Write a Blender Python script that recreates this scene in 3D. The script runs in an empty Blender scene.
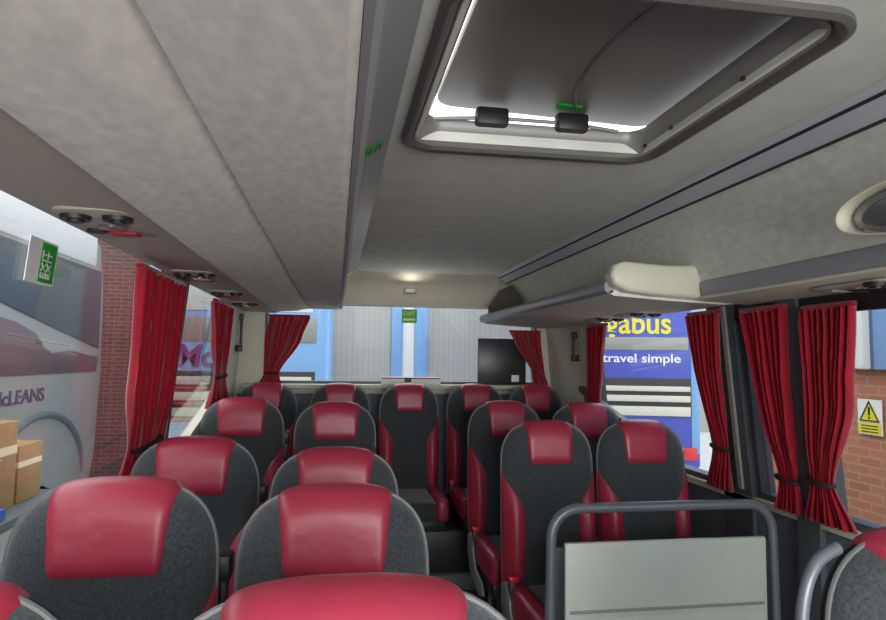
import bpy, bmesh, math, random
from mathutils import Vector, Matrix
random.seed(7)
PI = math.pi
sc = bpy.context.scene
COL = sc.collection

# ---------------------------------------------------------------- materials
def lin(h):
    h = h.lstrip('#')
    out = []
    for i in (0, 2, 4):
        c = int(h[i:i+2], 16) / 255
        out.append(c / 12.92 if c <= 0.04045 else ((c + 0.055) / 1.055) ** 2.4)
    return (*out, 1)

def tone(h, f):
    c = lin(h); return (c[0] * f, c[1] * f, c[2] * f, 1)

def mat(name, col, rough=0.6, metal=0.0, noise=0.0, scale=40, bump=0.0, bscale=None, col2=None, spec=0.5, sheen=0.0, stretch=None, detail=4):
    m = bpy.data.materials.new(name); m.use_nodes = True
    nt = m.node_tree; b = nt.nodes['Principled BSDF']
    c = lin(col) if isinstance(col, str) else col
    b.inputs['Base Color'].default_value = c
    b.inputs['Roughness'].default_value = rough
    b.inputs['Metallic'].default_value = metal
    b.inputs['Specular IOR Level'].default_value = spec
    if sheen:
        b.inputs['Sheen Weight'].default_value = sheen
    if noise or bump:
        tc = nt.nodes.new('ShaderNodeTexCoord'); vec = tc.outputs['Object']
        if stretch:
            mp = nt.nodes.new('ShaderNodeMapping'); mp.inputs['Scale'].default_value = stretch
            nt.links.new(vec, mp.inputs['Vector']); vec = mp.outputs['Vector']
        n = nt.nodes.new('ShaderNodeTexNoise'); n.inputs['Scale'].default_value = scale; n.inputs['Detail'].default_value = detail
        nt.links.new(vec, n.inputs['Vector'])
        if noise:
            r = nt.nodes.new('ShaderNodeValToRGB')
            d = lin(col2) if col2 else tuple(x * (1 - noise) for x in c[:3]) + (1,)
            r.color_ramp.elements[0].color = d; r.color_ramp.elements[0].position = 0.3
            r.color_ramp.elements[1].color = c if col2 else tuple(min(1, x * (1 + noise)) for x in c[:3]) + (1,)
            r.color_ramp.elements[1].position = 0.7
            nt.links.new(n.outputs['Fac'], r.inputs['Fac']); nt.links.new(r.outputs['Color'], b.inputs['Base Color'])
        if bump:
            n2 = n
            if bscale:
                n2 = nt.nodes.new('ShaderNodeTexNoise'); n2.inputs['Scale'].default_value = bscale; n2.inputs['Detail'].default_value = 3
                nt.links.new(vec, n2.inputs['Vector'])
            bp = nt.nodes.new('ShaderNodeBump'); bp.inputs['Strength'].default_value = bump; bp.inputs['Distance'].default_value = 0.01
            nt.links.new(n2.outputs['Fac'], bp.inputs['Height']); nt.links.new(bp.outputs['Normal'], b.inputs['Normal'])
    return m

def see_through(m, frac):
    """cloth or film that lets some daylight through"""
    nt = m.node_tree; b = nt.nodes['Principled BSDF']; o = nt.nodes['Material Output']
    t = nt.nodes.new('ShaderNodeBsdfTranslucent'); mx = nt.nodes.new('ShaderNodeMixShader'); mx.inputs[0].default_value = frac
    if b.inputs['Base Color'].is_linked: nt.links.new(b.inputs['Base Color'].links[0].from_socket, t.inputs['Color'])
    else: t.inputs['Color'].default_value = b.inputs['Base Color'].default_value
    nt.links.new(b.outputs[0], mx.inputs[1]); nt.links.new(t.outputs[0], mx.inputs[2]); nt.links.new(mx.outputs[0], o.inputs['Surface'])

def glass_mat(name, tint=(0.95, 0.965, 0.965, 1), base=0.025, rough=0.0, k=0.9):
    m = bpy.data.materials.new(name); m.use_nodes = True
    nt = m.node_tree; N = nt.nodes; L = nt.links
    N.remove(N['Principled BSDF'])
    g = N.new('ShaderNodeNewGeometry'); d = N.new('ShaderNodeVectorMath'); d.operation = 'DOT_PRODUCT'
    L.new(g.outputs['Normal'], d.inputs[0]); L.new(g.outputs['Incoming'], d.inputs[1])
    a = N.new('ShaderNodeMath'); a.operation = 'ABSOLUTE'; L.new(d.outputs['Value'], a.inputs[0])
    s = N.new('ShaderNodeMath'); s.operation = 'SUBTRACT'; s.inputs[0].default_value = 1; L.new(a.outputs[0], s.inputs[1])
    p = N.new('ShaderNodeMath'); p.operation = 'POWER'; p.inputs[1].default_value = 5; L.new(s.outputs[0], p.inputs[0])
    q = N.new('ShaderNodeMath'); q.operation = 'MULTIPLY_ADD'; q.inputs[1].default_value = k; q.inputs[2].default_value = base; L.new(p.outputs[0], q.inputs[0])
    t = N.new('ShaderNodeBsdfTransparent'); t.inputs['Color'].default_value = tint
    r = N.new('ShaderNodeBsdfGlossy'); r.inputs['Roughness'].default_value = rough
    mx = N.new('ShaderNodeMixShader'); L.new(q.outputs[0], mx.inputs[0]); L.new(t.outputs[0], mx.inputs[1]); L.new(r.outputs[0], mx.inputs[2])
    L.new(mx.outputs[0], N['Material Output'].inputs['Surface'])
    return m

def brick_mat(name, c1, c2, mortar, ax):
    m = bpy.data.materials.new(name); m.use_nodes = True
    nt = m.node_tree; b = nt.nodes['Principled BSDF']; b.inputs['Roughness'].default_value = 0.85
    tc = nt.nodes.new('ShaderNodeTexCoord'); sp = nt.nodes.new('ShaderNodeSeparateXYZ'); mp = nt.nodes.new('ShaderNodeCombineXYZ')
    br = nt.nodes.new('ShaderNodeTexBrick')
    br.inputs['Scale'].default_value = 1.0; br.inputs['Brick Width'].default_value = 0.19; br.inputs['Row Height'].default_value = 0.06
    br.inputs['Mortar Size'].default_value = 0.006
    br.inputs['Color1'].default_value = lin(c1); br.inputs['Color2'].default_value = lin(c2); br.inputs['Mortar'].default_value = lin(mortar)
    nt.links.new(tc.outputs['Object'], sp.inputs[0]); nt.links.new(sp.outputs[ax], mp.inputs[0]); nt.links.new(sp.outputs[2], mp.inputs[1]); nt.links.new(mp.outputs[0], br.inputs['Vector'])
    nt.links.new(br.outputs['Color'], b.inputs['Base Color'])
    return m

def stripe_mat(name, c1, c2, axis, freq, duty=0.8, rough=0.5):
    m = bpy.data.materials.new(name); m.use_nodes = True
    nt = m.node_tree; b = nt.nodes['Principled BSDF']; b.inputs['Roughness'].default_value = rough
    tc = nt.nodes.new('ShaderNodeTexCoord'); sx = nt.nodes.new('ShaderNodeSeparateXYZ'); nt.links.new(tc.outputs['Object'], sx.inputs[0])
    mu = nt.nodes.new('ShaderNodeMath'); mu.operation = 'MULTIPLY'; mu.inputs[1].default_value = freq; nt.links.new(sx.outputs[axis], mu.inputs[0])
    fr = nt.nodes.new('ShaderNodeMath'); fr.operation = 'FRACT'; nt.links.new(mu.outputs[0], fr.inputs[0])
    gt = nt.nodes.new('ShaderNodeMath'); gt.operation = 'GREATER_THAN'; gt.inputs[1].default_value = duty; nt.links.new(fr.outputs[0], gt.inputs[0])
    mx = nt.nodes.new('ShaderNodeMix'); mx.data_type = 'RGBA'; nt.links.new(gt.outputs[0], mx.inputs[0])
    mx.inputs[6].default_value = c1; mx.inputs[7].default_value = c2
    nt.links.new(mx.outputs[2], b.inputs['Base Color'])
    return m

M = dict(
    charcoal=mat('charcoal_fabric', '#3d4144', 0.9, noise=0.35, scale=160, bump=0.25, sheen=0.3, spec=0.2),
    leather=mat('red_leather', '#a22e44', 0.38, noise=0.10, scale=9, bump=0.25, bscale=14, spec=0.5),
    piping=mat('grey_piping', '#646667', 0.5),
    seatbelt_red=mat('red_button', '#d0202c', 0.35),
    black=mat('black_plastic', '#1c1c1e', 0.45),
    shell=mat('dark_shell', '#2a2b2d', 0.4),
    greyplastic=mat('grey_plastic', '#8d8f8b', 0.4),
    lining=mat('roof_lining', '#dadad2', 0.9, noise=0.10, scale=22, bump=0.06, bscale=300, stretch=(2, 1, 2), spec=0.1),
    ceil=mat('ceiling_lining', '#d8d8d0', 0.9, noise=0.06, scale=9, bump=0.05, bscale=300, spec=0.1),
    brown=mat('service_panel', '#a89f95', 0.55, noise=0.05, scale=30),
    darkbrown=mat('rack_end', '#5b534c', 0.8),
    bluegrey=mat('rail_grey', '#94979d', 0.45),
    panelgrey=mat('rack_front_grey', '#8e9092', 0.5),
    railgrey=mat('rail_light_grey', '#c3c6ce', 0.4),
    darkline=mat('dark_groove', '#2b2b30', 0.6),
    cream=mat('cream_plastic', '#d6d2bd', 0.35),
    beige=mat('beige_trim', '#c9c6b6', 0.6, noise=0.04, scale=20),
    bulk=mat('bulkhead_beige', '#cbc4b4', 0.7, noise=0.05, scale=15),
    carpet=mat('side_carpet', '#687078', 0.95, noise=0.35, scale=180, spec=0.1),
    pillar=mat('pillar_dark', '#4c5257', 0.5),
    floor=mat('floor_vinyl', '#5a5856', 0.6, noise=0.3, scale=60),
    curtain=mat('curtain_red', '#a81029', 0.75, noise=0.12, scale=25, sheen=0.5, spec=0.2),
    tie=mat('tie_dark', '#2a1416', 0.8),
    glass=glass_mat('window_glass'),
    smoke=mat('smoked_lid', '#736c6a', 0.5),
    hatchframe=mat('hatch_frame', '#8b8784', 0.42, metal=0.25),
    hatchtrim=mat('hatch_trim', '#5a5654', 0.45),
    panel=mat('screen_panel', '#bcc2b6', 0.4, noise=0.03, scale=10),
    tube=mat('grab_tube', '#6b6f75', 0.35, metal=0.2),
    green=mat('sticker_green', '#34c84a', 0.5),
    lime=mat('sticker_lime', '#7cc83c', 0.5),
    white=mat('white_paint', '#e8e8e6', 0.45),
    lens=mat('lamp_lens', '#e6e4da', 0.2),
    chrome=mat('chrome', '#c8c8c8', 0.15, metal=1.0),
    screen=mat('screen_black', '#2c2a2a', 0.35),
    gloss=mat('gloss_grey', '#8a8b90', 0.08, metal=0.6),
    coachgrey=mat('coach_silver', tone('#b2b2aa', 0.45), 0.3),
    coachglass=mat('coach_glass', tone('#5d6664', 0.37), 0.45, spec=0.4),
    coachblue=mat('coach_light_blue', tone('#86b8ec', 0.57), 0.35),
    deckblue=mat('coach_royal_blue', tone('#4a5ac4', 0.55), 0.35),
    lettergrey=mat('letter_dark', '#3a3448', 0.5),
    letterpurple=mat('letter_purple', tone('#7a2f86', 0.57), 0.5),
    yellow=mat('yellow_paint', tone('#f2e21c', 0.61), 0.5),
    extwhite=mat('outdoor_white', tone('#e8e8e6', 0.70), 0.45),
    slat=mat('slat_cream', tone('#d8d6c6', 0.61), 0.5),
    redpaint=mat('red_paint', '#b02a2e', 0.5),
    darkgap=mat('grille_dark', '#2a2628', 0.7),
    card=mat('cardboard', tone('#c69a5e', 0.49), 0.85, noise=0.08, scale=12),
    tape=mat('packing_tape', '#d8c8a4', 0.35),
    binblue=mat('blue_plastic', tone('#1f6fe0', 0.49), 0.4),
    pink=mat('pink_plastic', tone('#d98b94', 0.49), 0.5),
    asphalt=mat('yard_asphalt', '#b8b8b4', 0.9, noise=0.15, scale=6),
    brick_r=brick_mat('brick_right', '#9a6249', '#8a553f', '#93755f', 1),
    brick_b=brick_mat('brick_back', '#6b4540', '#5d3b36', '#7a6a62', 0),
    depotgrey=mat('depot_grey', tone('#b4b5b0', 0.6), 0.6),
    shutter=stripe_mat('roller_door', tone('#b0b0aa', 0.62), tone('#a4a49f', 0.58), 0, 6.0, 0.88),
    cladblue=stripe_mat('blue_cladding', tone('#7fa3d2', 0.7), tone('#56779f', 0.7), 1, 5.0, 0.85),
    reflected_brick=mat('brick_reflection', tone('#6a504c', 0.6), 0.35),  # brown of bricks mirrored in the coach side, put into the colour
    tyre=mat('tyre', '#1a1a1a', 0.8),
)

for k, f in (('curtain', 0.25), ('green', 0.5), ('lime', 0.5)): see_through(M[k], f)

# ---------------------------------------------------------------- helpers
def obj(name, bm, m, parent=None, smooth=True, angle=40):
    me = bpy.data.meshes.new(name)
    bmesh.ops.recalc_face_normals(bm, faces=bm.faces[:])
    bm.to_mesh(me); bm.free()
    if smooth:
        me.polygons.foreach_set('use_smooth', [True] * len(me.polygons))
        me.set_sharp_from_angle(angle=math.radians(angle))
    me.materials.append(M[m])
    o = bpy.data.objects.new(name, me); COL.objects.link(o)
    if parent: o.parent = parent
    return o

def thing(name, label, cat, loc=(0, 0, 0), rz=0, group=None):
    o = bpy.data.objects.new(name, None); COL.objects.link(o)
    o.empty_display_size = 0.1; o.location = loc; o.rotation_euler.z = rz
    o['label'] = label; o['category'] = cat
    if group: o['group'] = group
    return o

def tag(o, label, cat, group=None):
    o['label'] = label; o['category'] = cat
    if group: o['group'] = group
    return o

def struct(name, bm, m, parent=None, smooth=True):
    o = obj(name, bm, m, parent, smooth)
    o['kind'] = 'structure'
    return o

def copy_tree(o, parent=None, skip=()):
    c = o.copy(); COL.objects.link(c); c.parent = parent
    for ch in list(o.children):
        if ch.name.split('.')[0] not in skip:
            copy_tree(ch, c, skip)
    return c

def hexa(bm, pts):
    v = [bm.verts.new(p) for p in pts]
    for f in ((0, 1, 2, 3), (7, 6, 5, 4), (0, 4, 5, 1), (1, 5, 6, 2), (2, 6, 7, 3), (3, 7, 4, 0)):
        bm.faces.new([v[i] for i in f])
    return v

def box(bm, x0, x1, y0, y1, z0, z1, bev=0.0, seg=2):
    t = bmesh.new()
    hexa(t, [(x0, y0, z0), (x1, y0, z0), (x1, y1, z0), (x0, y1, z0), (x0, y0, z1), (x1, y0, z1), (x1, y1, z1), (x0, y1, z1)])
    bmesh.ops.recalc_face_normals(t, faces=t.faces[:])
    if bev:
        bmesh.ops.bevel(t, geom=t.edges[:] , offset=bev, segments=seg, profile=0.5, affect='EDGES')
    merge(bm, t)

def merge(bm, t, mtx=None):
    if mtx is not None: bmesh.ops.transform(t, matrix=mtx, verts=t.verts[:])
    me = bpy.data.meshes.new('tmp'); t.to_mesh(me); t.free(); bm.from_mesh(me); bpy.data.meshes.remove(me)

def extrude_poly(bm, pts, axis, a, b, bev=0.0, seg=2):
    """pts: 2D polygon; axis 'y': pts are (x,z); axis 'x': (y,z); axis 'z': (x,y)."""
    def P(p, t):
        return {'y': (p[0], t, p[1]), 'x': (t, p[0], p[1]), 'z': (p[0], p[1], t)}[axis]
    t = bmesh.new()
    A = [t.verts.new(P(p, a)) for p in pts]; B = [t.verts.new(P(p, b)) for p in pts]
    n = len(pts)
    fa = t.faces.new(A); fb = t.faces.new(B[::-1])
    for i in range(n): t.faces.new([A[i], B[i], B[(i + 1) % n], A[(i + 1) % n]])
    bmesh.ops.recalc_face_normals(t, faces=t.faces[:])
    if bev:
        ed = list(set(list(fa.edges) + list(fb.edges)))
        bmesh.ops.bevel(t, geom=ed, offset=bev, segments=seg, profile=0.5, affect='EDGES')
    merge(bm, t)

def round_rect(x0, x1, y0, y1, r, n=6):
    out = []
    for cx, cy, a0 in ((x1 - r, y1 - r, 0), (x0 + r, y1 - r, 90), (x0 + r, y0 + r, 180), (x1 - r, y0 + r, 270)):
        for k in range(n + 1):
            a = math.radians(a0 + 90 * k / n); out.append((cx + r * math.cos(a), cy + r * math.sin(a)))
    return out

def ring_prism(bm, outer, inner, axis, a, b):
    """frame between two outlines with equal point counts"""
    def P(p, t):
        return {'y': (p[0], t, p[1]), 'x': (t, p[0], p[1]), 'z': (p[0], p[1], t)}[axis]
    n = len(outer)
    L = [[bm.verts.new(P(p, t)) for p in o] for o, t in ((outer, a), (inner, a), (inner, b), (outer, b))]
    for k in range(4):
        A, B = L[k], L[(k + 1) % 4]
        for i in range(n): bm.faces.new([A[i], A[(i + 1) % n], B[(i + 1) % n], B[i]])

def tube(bm, pts, r, seg=10, closed=False, flat=1.0):
    pts = [Vector(p) for p in pts]; n = len(pts); rings = []
    up = None
    for i, p in enumerate(pts):
        a = pts[(i - 1) % n] if closed or i > 0 else p
        b = pts[(i + 1) % n] if closed or i < n - 1 else p
        t = (b - a).normalized()
        if up is None:
            up = Vector((0, 0, 1)) if abs(t.z) < 0.9 else Vector((0, 1, 0))
        s = t.cross(up).normalized(); u = s.cross(t).normalized(); up = u
        rings.append([bm.verts.new(p + (s * math.cos(2 * PI * k / seg) + u * math.sin(2 * PI * k / seg) * flat) * r) for k in range(seg)])
    m = n if closed else n - 1
    for i in range(m):
        A, B = rings[i], rings[(i + 1) % n]
        for k in range(seg): bm.faces.new([A[k], A[(k + 1) % seg], B[(k + 1) % seg], B[k]])
    if not closed:
        bm.faces.new(rings[0][::-1]); bm.faces.new(rings[-1])

def disc(bm, c, r, h, axis='z', seg=20, r2=None):
    r2 = r if r2 is None else r2
    t = bmesh.new()
    bmesh.ops.create_cone(t, cap_ends=True, segments=seg, radius1=r, radius2=r2, depth=h)
    R = {'z': Matrix(), 'y': Matrix.Rotation(PI / 2, 4, 'X'), 'x': Matrix.Rotation(PI / 2, 4, 'Y')}[axis]
    merge(bm, t, Matrix.Translation(c) @ R)

def text_mesh(bm, s, size, mtx, depth=0.004, weight=0.0, shear=0.0):
    cu = bpy.data.curves.new('txt', 'FONT'); cu.body = s; cu.size = size; cu.extrude = depth; cu.offset = weight; cu.shear = shear
    o = bpy.data.objects.new('txt', cu); COL.objects.link(o)
    dg = bpy.context.evaluated_depsgraph_get(); dg.update()
    me = bpy.data.meshes.new_from_object(o.evaluated_get(dg))
    me.transform(mtx); bm.from_mesh(me)
    bpy.data.objects.remove(o); bpy.data.curves.remove(cu); bpy.data.meshes.remove(me)

def basis(o, r, u):
    r = Vector(r).normalized(); u = Vector(u).normalized(); n = r.cross(u)
    m = Matrix((r, u, n)).transposed().to_4x4(); m.translation = Vector(o); return m

# ---------------------------------------------------------------- bus dimensions (m); floor z = 0, rear is +y
Y0, Y1 = -1.6, 4.95
SILL = 0.87
def xl(z): return -0.75 + 0.08 * max(0.0, (z - SILL) / 0.85)
def xr(z): return 1.70 - 0.08 * max(0.0, (z - SILL) / 0.85)
TH = 0.06
def wall_piece(bm, side, ya, yb, za, zb, inset=0.0, th=TH):
    f = xl if side == 'l' else xr; s = -1 if side == 'l' else 1
    zs = sorted({za, zb} | ({SILL} if za < SILL < zb else set()))
    for z0, z1 in zip(zs, zs[1:]):
        a0, a1 = f(z0) - s * inset, f(z1) - s * inset
        b0, b1 = f(z0) + s * th, f(z1) + s * th
        hexa(bm, [(a0, ya, z0), (b0, ya, z0), (b0, yb, z0), (a0, yb, z0), (a1, ya, z1), (b1, ya, z1), (b1, yb, z1), (a1, yb, z1)])

# floor and yard
bm = bmesh.new(); box(bm, -0.8, 1.76, Y0, Y1 + 0.05, -0.1, 0.0); struct('floor', bm, 'floor', smooth=False)
bm = bmesh.new(); box(bm, -0.74, 1.69, 4.02, 4.92, 0.002, 0.10, 0.01); struct('floor_step', bm, 'carpet')
bm = bmesh.new(); box(bm, -40, 40, -30, 50, -1.1, -0.95); struct('ground', bm, 'asphalt', smooth=False)

# side walls : lower panels, pillars, headers
bm = bmesh.new()
wall_piece(bm, 'l', Y0, Y1, 0, SILL); wall_piece(bm, 'l', Y0, Y1, 1.80, 2.10)
for a, b in ((2.86, 3.06), (4.30, Y1)): wall_piece(bm, 'l', a, b, SILL, 1.80)
struct('wall_left', bm, 'beige', smooth=False)
bm = bmesh.new()
wall_piece(bm, 'r', Y0, Y1, 0, SILL); wall_piece(bm, 'r', Y0, Y1, 1.69, 2.10)
wall_piece(bm, 'r', 4.02, Y1, SILL, 1.69)
struct('wall_right', bm, 'beige', smooth=False)
# carpet dado below the windows
for s, f in (('left', xl), ('right', xr)):
    bm = bmesh.new(); sg = 1 if s == 'left' else -1
    x0 = f(0.5)
    xa, xb = sorted((x0 + sg * 0.001, x0 + sg * 0.012)); box(bm, xa, xb, Y0, 4.0, 0.02, SILL - 0.02, 0.003)
    struct('dado_' + s, bm, 'carpet')
# door pillars on the right
for n, (a, b, ins) in enumerate(((2.43, 2.62, 0.03), (2.055, 2.165, 0.035))):
    bm = bmesh.new(); wall_piece(bm, 'r', a, b, 0.02, 1.655, inset=ins)
    struct('trim_%d' % (n + 1), bm, 'pillar', smooth=False)
bm = bmesh.new(); wall_piece(bm, 'r', 2.475, 2.50, 0.9, 1.65, inset=0.042, th=-0.031); struct('trim_3', bm, 'greyplastic', smooth=False)
# dark header over the right windows
bm = bmesh.new(); wall_piece(bm, 'r', Y0, 2.62, 1.585, 1.66, inset=0.02, th=0.0); struct('trim_4', bm, 'black', smooth=False)
# light sill ledges
for n, (s, f) in enumerate((('l', xl), ('r', xr))):
    bm = bmesh.new(); wall_piece(bm, s, Y0, 4.0, SILL - 0.022, SILL + 0.006, inset=0.03, th=0.0)
    struct('trim_%d' % (5 + n), bm, 'cream', smooth=False)
    # ramped ledge rising towards the rear
    bm = bmesh.new(); sg = 1 if s == 'l' else -1
    for (ya, za, yb, zb) in ((3.25, 0.975, 4.22, 1.225),):
        pts = []
        for y, z in ((ya, za), (yb, zb)):
            for dz in (-0.02, 0.02):
                pts.append((y, z + dz))
        (y0, a0), (_, a1), (y1, b0), (_, b1) = pts
        def X(z, o): return f(z) + sg * o
        hexa(bm, [(X(a0, .001), y0, a0), (X(a0, .04), y0, a0), (X(b0, .04), y1, b0), (X(b0, .001), y1, b0),
                  (X(a1, .001), y0, a1), (X(a1, .04), y0, a1), (X(b1, .04), y1, b1), (X(b1, .001), y1, b1)])
    struct('trim_%d' % (7 + n), bm, 'cream' if s == 'l' else 'pillar', smooth=False)
    # panel below the ramp
    bm = bmesh.new()
    t0, t1 = f(SILL), f(1.2)
    o = sg * 0.0
    v = [(0.0, 3.25, SILL), (0.0, 4.22, SILL), (0.0, 4.22, 1.20), (0.0, 3.25, 0.955)]
    hexa(bm, [(f(z) - sg * 0.03, y, z) for _, y, z in v] + [(f(z) + sg * 0.008, y, z) for _, y, z in v])
    struct('trim_%d' % (9 + n), bm, 'beige' if s == 'l' else 'carpet', smooth=False)

# rear wall: lower part, corner posts, header bulkhead
YB = 4.92
bm = bmesh.new()
box(bm, -0.80, 1.76, YB, YB + 0.06, 0, 1.222)
box(bm, -0.78, -0.52, YB, YB + 0.06, 1.222, 2.1); box(bm, 1.55, 1.74, YB, YB + 0.06, 1.222, 2.1)
box(bm, -0.52, 1.55, YB, YB + 0.06, 1.83, 2.1)
struct('wall_back', bm, 'beige', smooth=False)
bm = bmesh.new(); box(bm, -0.66, 1.62, 4.80, 4.935, 1.19, 1.222, 0.008); struct('trim_11', bm, 'beige')
# padded bulkhead above the rear window, curving into the ceiling
bm = bmesh.new()
prof = [(4.70, 2.038), (4.76, 2.03), (4.83, 1.995), (4.865, 1.94), (4.875, 1.88), (4.872, 1.83), (4.885, 1.81), (4.918, 1.81), (4.918, 2.038)]
extrude_poly(bm, prof, 'x', 0.05, 1.22); struct('bulkhead', bm, 'bulk')

# windows: dark rubber frame + glass pane
def side_window(n, side, ya, yb, za, zb):
    bm = bmesh.new(); w = 0.025
    wall_piece(bm, side, ya, yb, za, za + w, 0.004); wall_piece(bm, side, ya, yb, zb - w, zb, 0.004)
    wall_piece(bm, side, ya, ya + w, za + w, zb - w, 0.004); wall_piece(bm, side, yb - w, yb, za + w, zb - w, 0.004)
    fr = struct('window_%d' % n, bm, 'pillar', smooth=False)
    bm = bmesh.new(); f = xl if side == 'l' else xr; s = -1 if side == 'l' else 1
    a, b = za + w, zb - w
    hexa(bm, [(f(a) + s * .030, ya + w, a), (f(a) + s * .035, ya + w, a), (f(a) + s * .035, yb - w, a), (f(a) + s * .030, yb - w, a),
              (f(b) + s * .030, ya + w, b), (f(b) + s * .035, ya + w, b), (f(b) + s * .035, yb - w, b), (f(b) + s * .030, yb - w, b)])
    obj('glass_pane', bm, 'glass', fr, smooth=False)
    return fr
side_window(1, 'l', Y0, 2.86, SILL + .006, 1.80)
side_window(2, 'l', 3.06, 4.30, SILL + .006, 1.80)
side_window(3, 'r', Y0, 2.055, SILL + .006, 1.69)
side_window(4, 'r', 2.165, 2.43, SILL + .006, 1.69)
side_window(5, 'r', 2.62, 4.02, SILL + .006, 1.69)
bm = bmesh.new()
ring_prism(bm, round_rect(-0.52, 1.55, 1.222, 1.83, 0.05), round_rect(-0.50, 1.53, 1.242, 1.81, 0.04), 'y', YB - 0.004, YB + 0.09)
wf = struct('window_6', bm, 'pillar')
bm = bmesh.new(); hexa(bm, [(-.51, 4.998, 1.226), (1.54, 4.998, 1.226), (1.54, 5.003, 1.226), (-.51, 5.003, 1.226), (-.51, 4.925, 1.826), (1.54, 4.925, 1.826), (1.54, 4.930, 1.826), (-.51, 4.930, 1.826)]); obj('glass_pane', bm, 'glass', wf, smooth=False)

# ceiling with hatch opening
HX0, HX1, HY0, HY1 = 0.215, 0.89, 1.01, 1.795
bm = bmesh.new(); zc, zt = 2.04, 2.09
for x0, x1, y0, y1 in ((-0.7, HX0, Y0, Y1), (HX1, 1.68, Y0, Y1), (HX0, HX1, Y0, HY0), (HX0, HX1, HY1, Y1)):
    box(bm, x0, x1, y0, y1, zc, zt)
struct('ceiling', bm, 'ceil', smooth=False)
# sloping cove between ceiling rail and right rack
bm = bmesh.new()
cv = [(1.22, 2.035), (1.30, 1.955), (1.36, 1.87), (1.40, 1.775), (1.415, 1.735)]
extrude_poly(bm, cv + [(1.44, 1.735), (1.60, 1.75), (1.60, 2.035)], 'y', Y0, 4.66); struct('cove', bm, 'lining')

# ---------------------------------------------------------------- ceiling rail
t = thing('ceiling_rail', 'long blue-grey metal rail with dark groove along the right edge of the ceiling', 'rail', (1.19, 1.6, 2.04))
t.location = (1.19, Y0, 2.04)
bm = bmesh.new(); extrude_poly(bm, [(-0.025, -0.001), (-0.012, -0.012), (0.055, -0.055), (0.07, -0.05), (0.06, -0.001)], 'y', 0, 4.70 - Y0); obj('rail', bm, 'railgrey', t, angle=20)
bm = bmesh.new(); extrude_poly(bm, [(-0.006, -0.012), (-0.0055, -0.0195), (0.0005, -0.0235), (0.003, -0.018)], 'y', 0, 4.70 - Y0); obj('groove', bm, 'darkline', t)
bm = bmesh.new(); extrude_poly(bm, [(0.050, -0.050), (0.052, -0.0555), (0.064, -0.056), (0.066, -0.048)], 'y', 0, 4.70 - Y0); obj('lower_edge', bm, 'darkline', t)

# ---------------------------------------------------------------- roof hatch
t = thing('roof_hatch', 'dark smoked roof hatch slightly open in a grey rounded frame with daylight in the gap', 'roof hatch', (0.55, 1.41, 2.04))
def loc(p): return [(x - 0.55, y - 1.41) for x, y in p]
O = round_rect(0.165, 0.94, 0.965, 1.865, 0.10, 8); I = round_rect(0.235, 0.875, 1.03, 1.785, 0.05, 8)
I2 = round_rect(0.21, 0.895, 1.005, 1.80, 0.06, 8)
bm = bmesh.new()
rings = []
for pl, z in ((O, 0.0), (O, -0.012), (round_rect(0.178, 0.927, 0.978, 1.852, 0.09, 8), -0.018), (round_rect(0.19, 0.915, 0.99, 1.835, 0.08, 8), -0.014), (round_rect(0.20, 0.905, 1.0, 1.825, 0.075, 8), 0.0)):
    rings.append([bm.verts.new((x - .55, y - 1.41, z)) for x, y in pl])
for A, B in zip(rings, rings[1:]):
    for i in range(len(A)): bm.faces.new([A[i], A[(i + 1) % len(A)], B[(i + 1) % len(A)], B[i]])
obj('surround', bm, 'hatchtrim', t)
bm = bmesh.new(); rings = []
for pl, z in ((round_rect(0.20, 0.905, 1.0, 1.825, 0.075, 8), -0.006), (round_rect(0.218, 0.887, 1.018, 1.80, 0.06, 8), 0.02), (I, 0.045), (I, 0.062), (round_rect(0.19, 0.915, 0.98, 1.83, 0.06, 8), 0.062), (round_rect(0.19, 0.915, 0.98, 1.83, 0.06, 8), 0.05)):
    rings.append([bm.verts.new((x - .55, y - 1.41, z)) for x, y in pl])
for A, B in zip(rings, rings[1:]):
    for i in range(len(A)): bm.faces.new([A[i], A[(i + 1) % len(A)], B[(i + 1) % len(A)], B[i]])
fr = obj('inner_frame', bm, 'hatchframe', t)
for x, y, z in ((0.0, 0.395, 0.012), (0.338, 0.2, 0.015), (0.338, -0.12, 0.015), (0.338, 0.35, 0.015)):
    bm = bmesh.new(); disc(bm, (x, y, z), 0.006, 0.008, 'z', 10); obj('screw', bm, 'black', fr)
bm = bmesh.new()
LID = round_rect(0.261, 0.93, 0.985, 1.83, 0.06, 8)
extrude_poly(bm, loc(LID), 'z', 0.098, 0.122, 0.006)
lid = obj('lid', bm, 'smoke', t); lid.rotation_euler = (math.radians(1.0), math.radians(2.0), 0)
bm = bmesh.new(); tube(bm, [(0.20 + 0.16 * math.cos(a) , -0.02 + 0.42 * math.sin(a), 0.095) for a in [math.radians(120 + 10 * k) for k in range(12)]], 0.004, 6); obj('seam', bm, 'hatchtrim', lid)
bm = bmesh.new(); box(bm, 0.05, 0.12, 0.30, 0.33, 0.093, 0.098); obj('sticker', bm, 'green', lid, smooth=False)
for x in (-0.125, 0.115):
    bm = bmesh.new(); box(bm, x - .048, x + .048, 0.345, 0.390, 0.045, 0.098, 0.01); l = obj('latch', bm, 'black', t)
bm = bmesh.new(); tube(bm, [(-0.30, 0.37, 0.058), (-0.125, 0.365, 0.07), (0.115, 0.365, 0.07), (0.26, 0.37, 0.058)], 0.006, 8); obj('latch_bar', bm, 'hatchframe', t)

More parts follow.
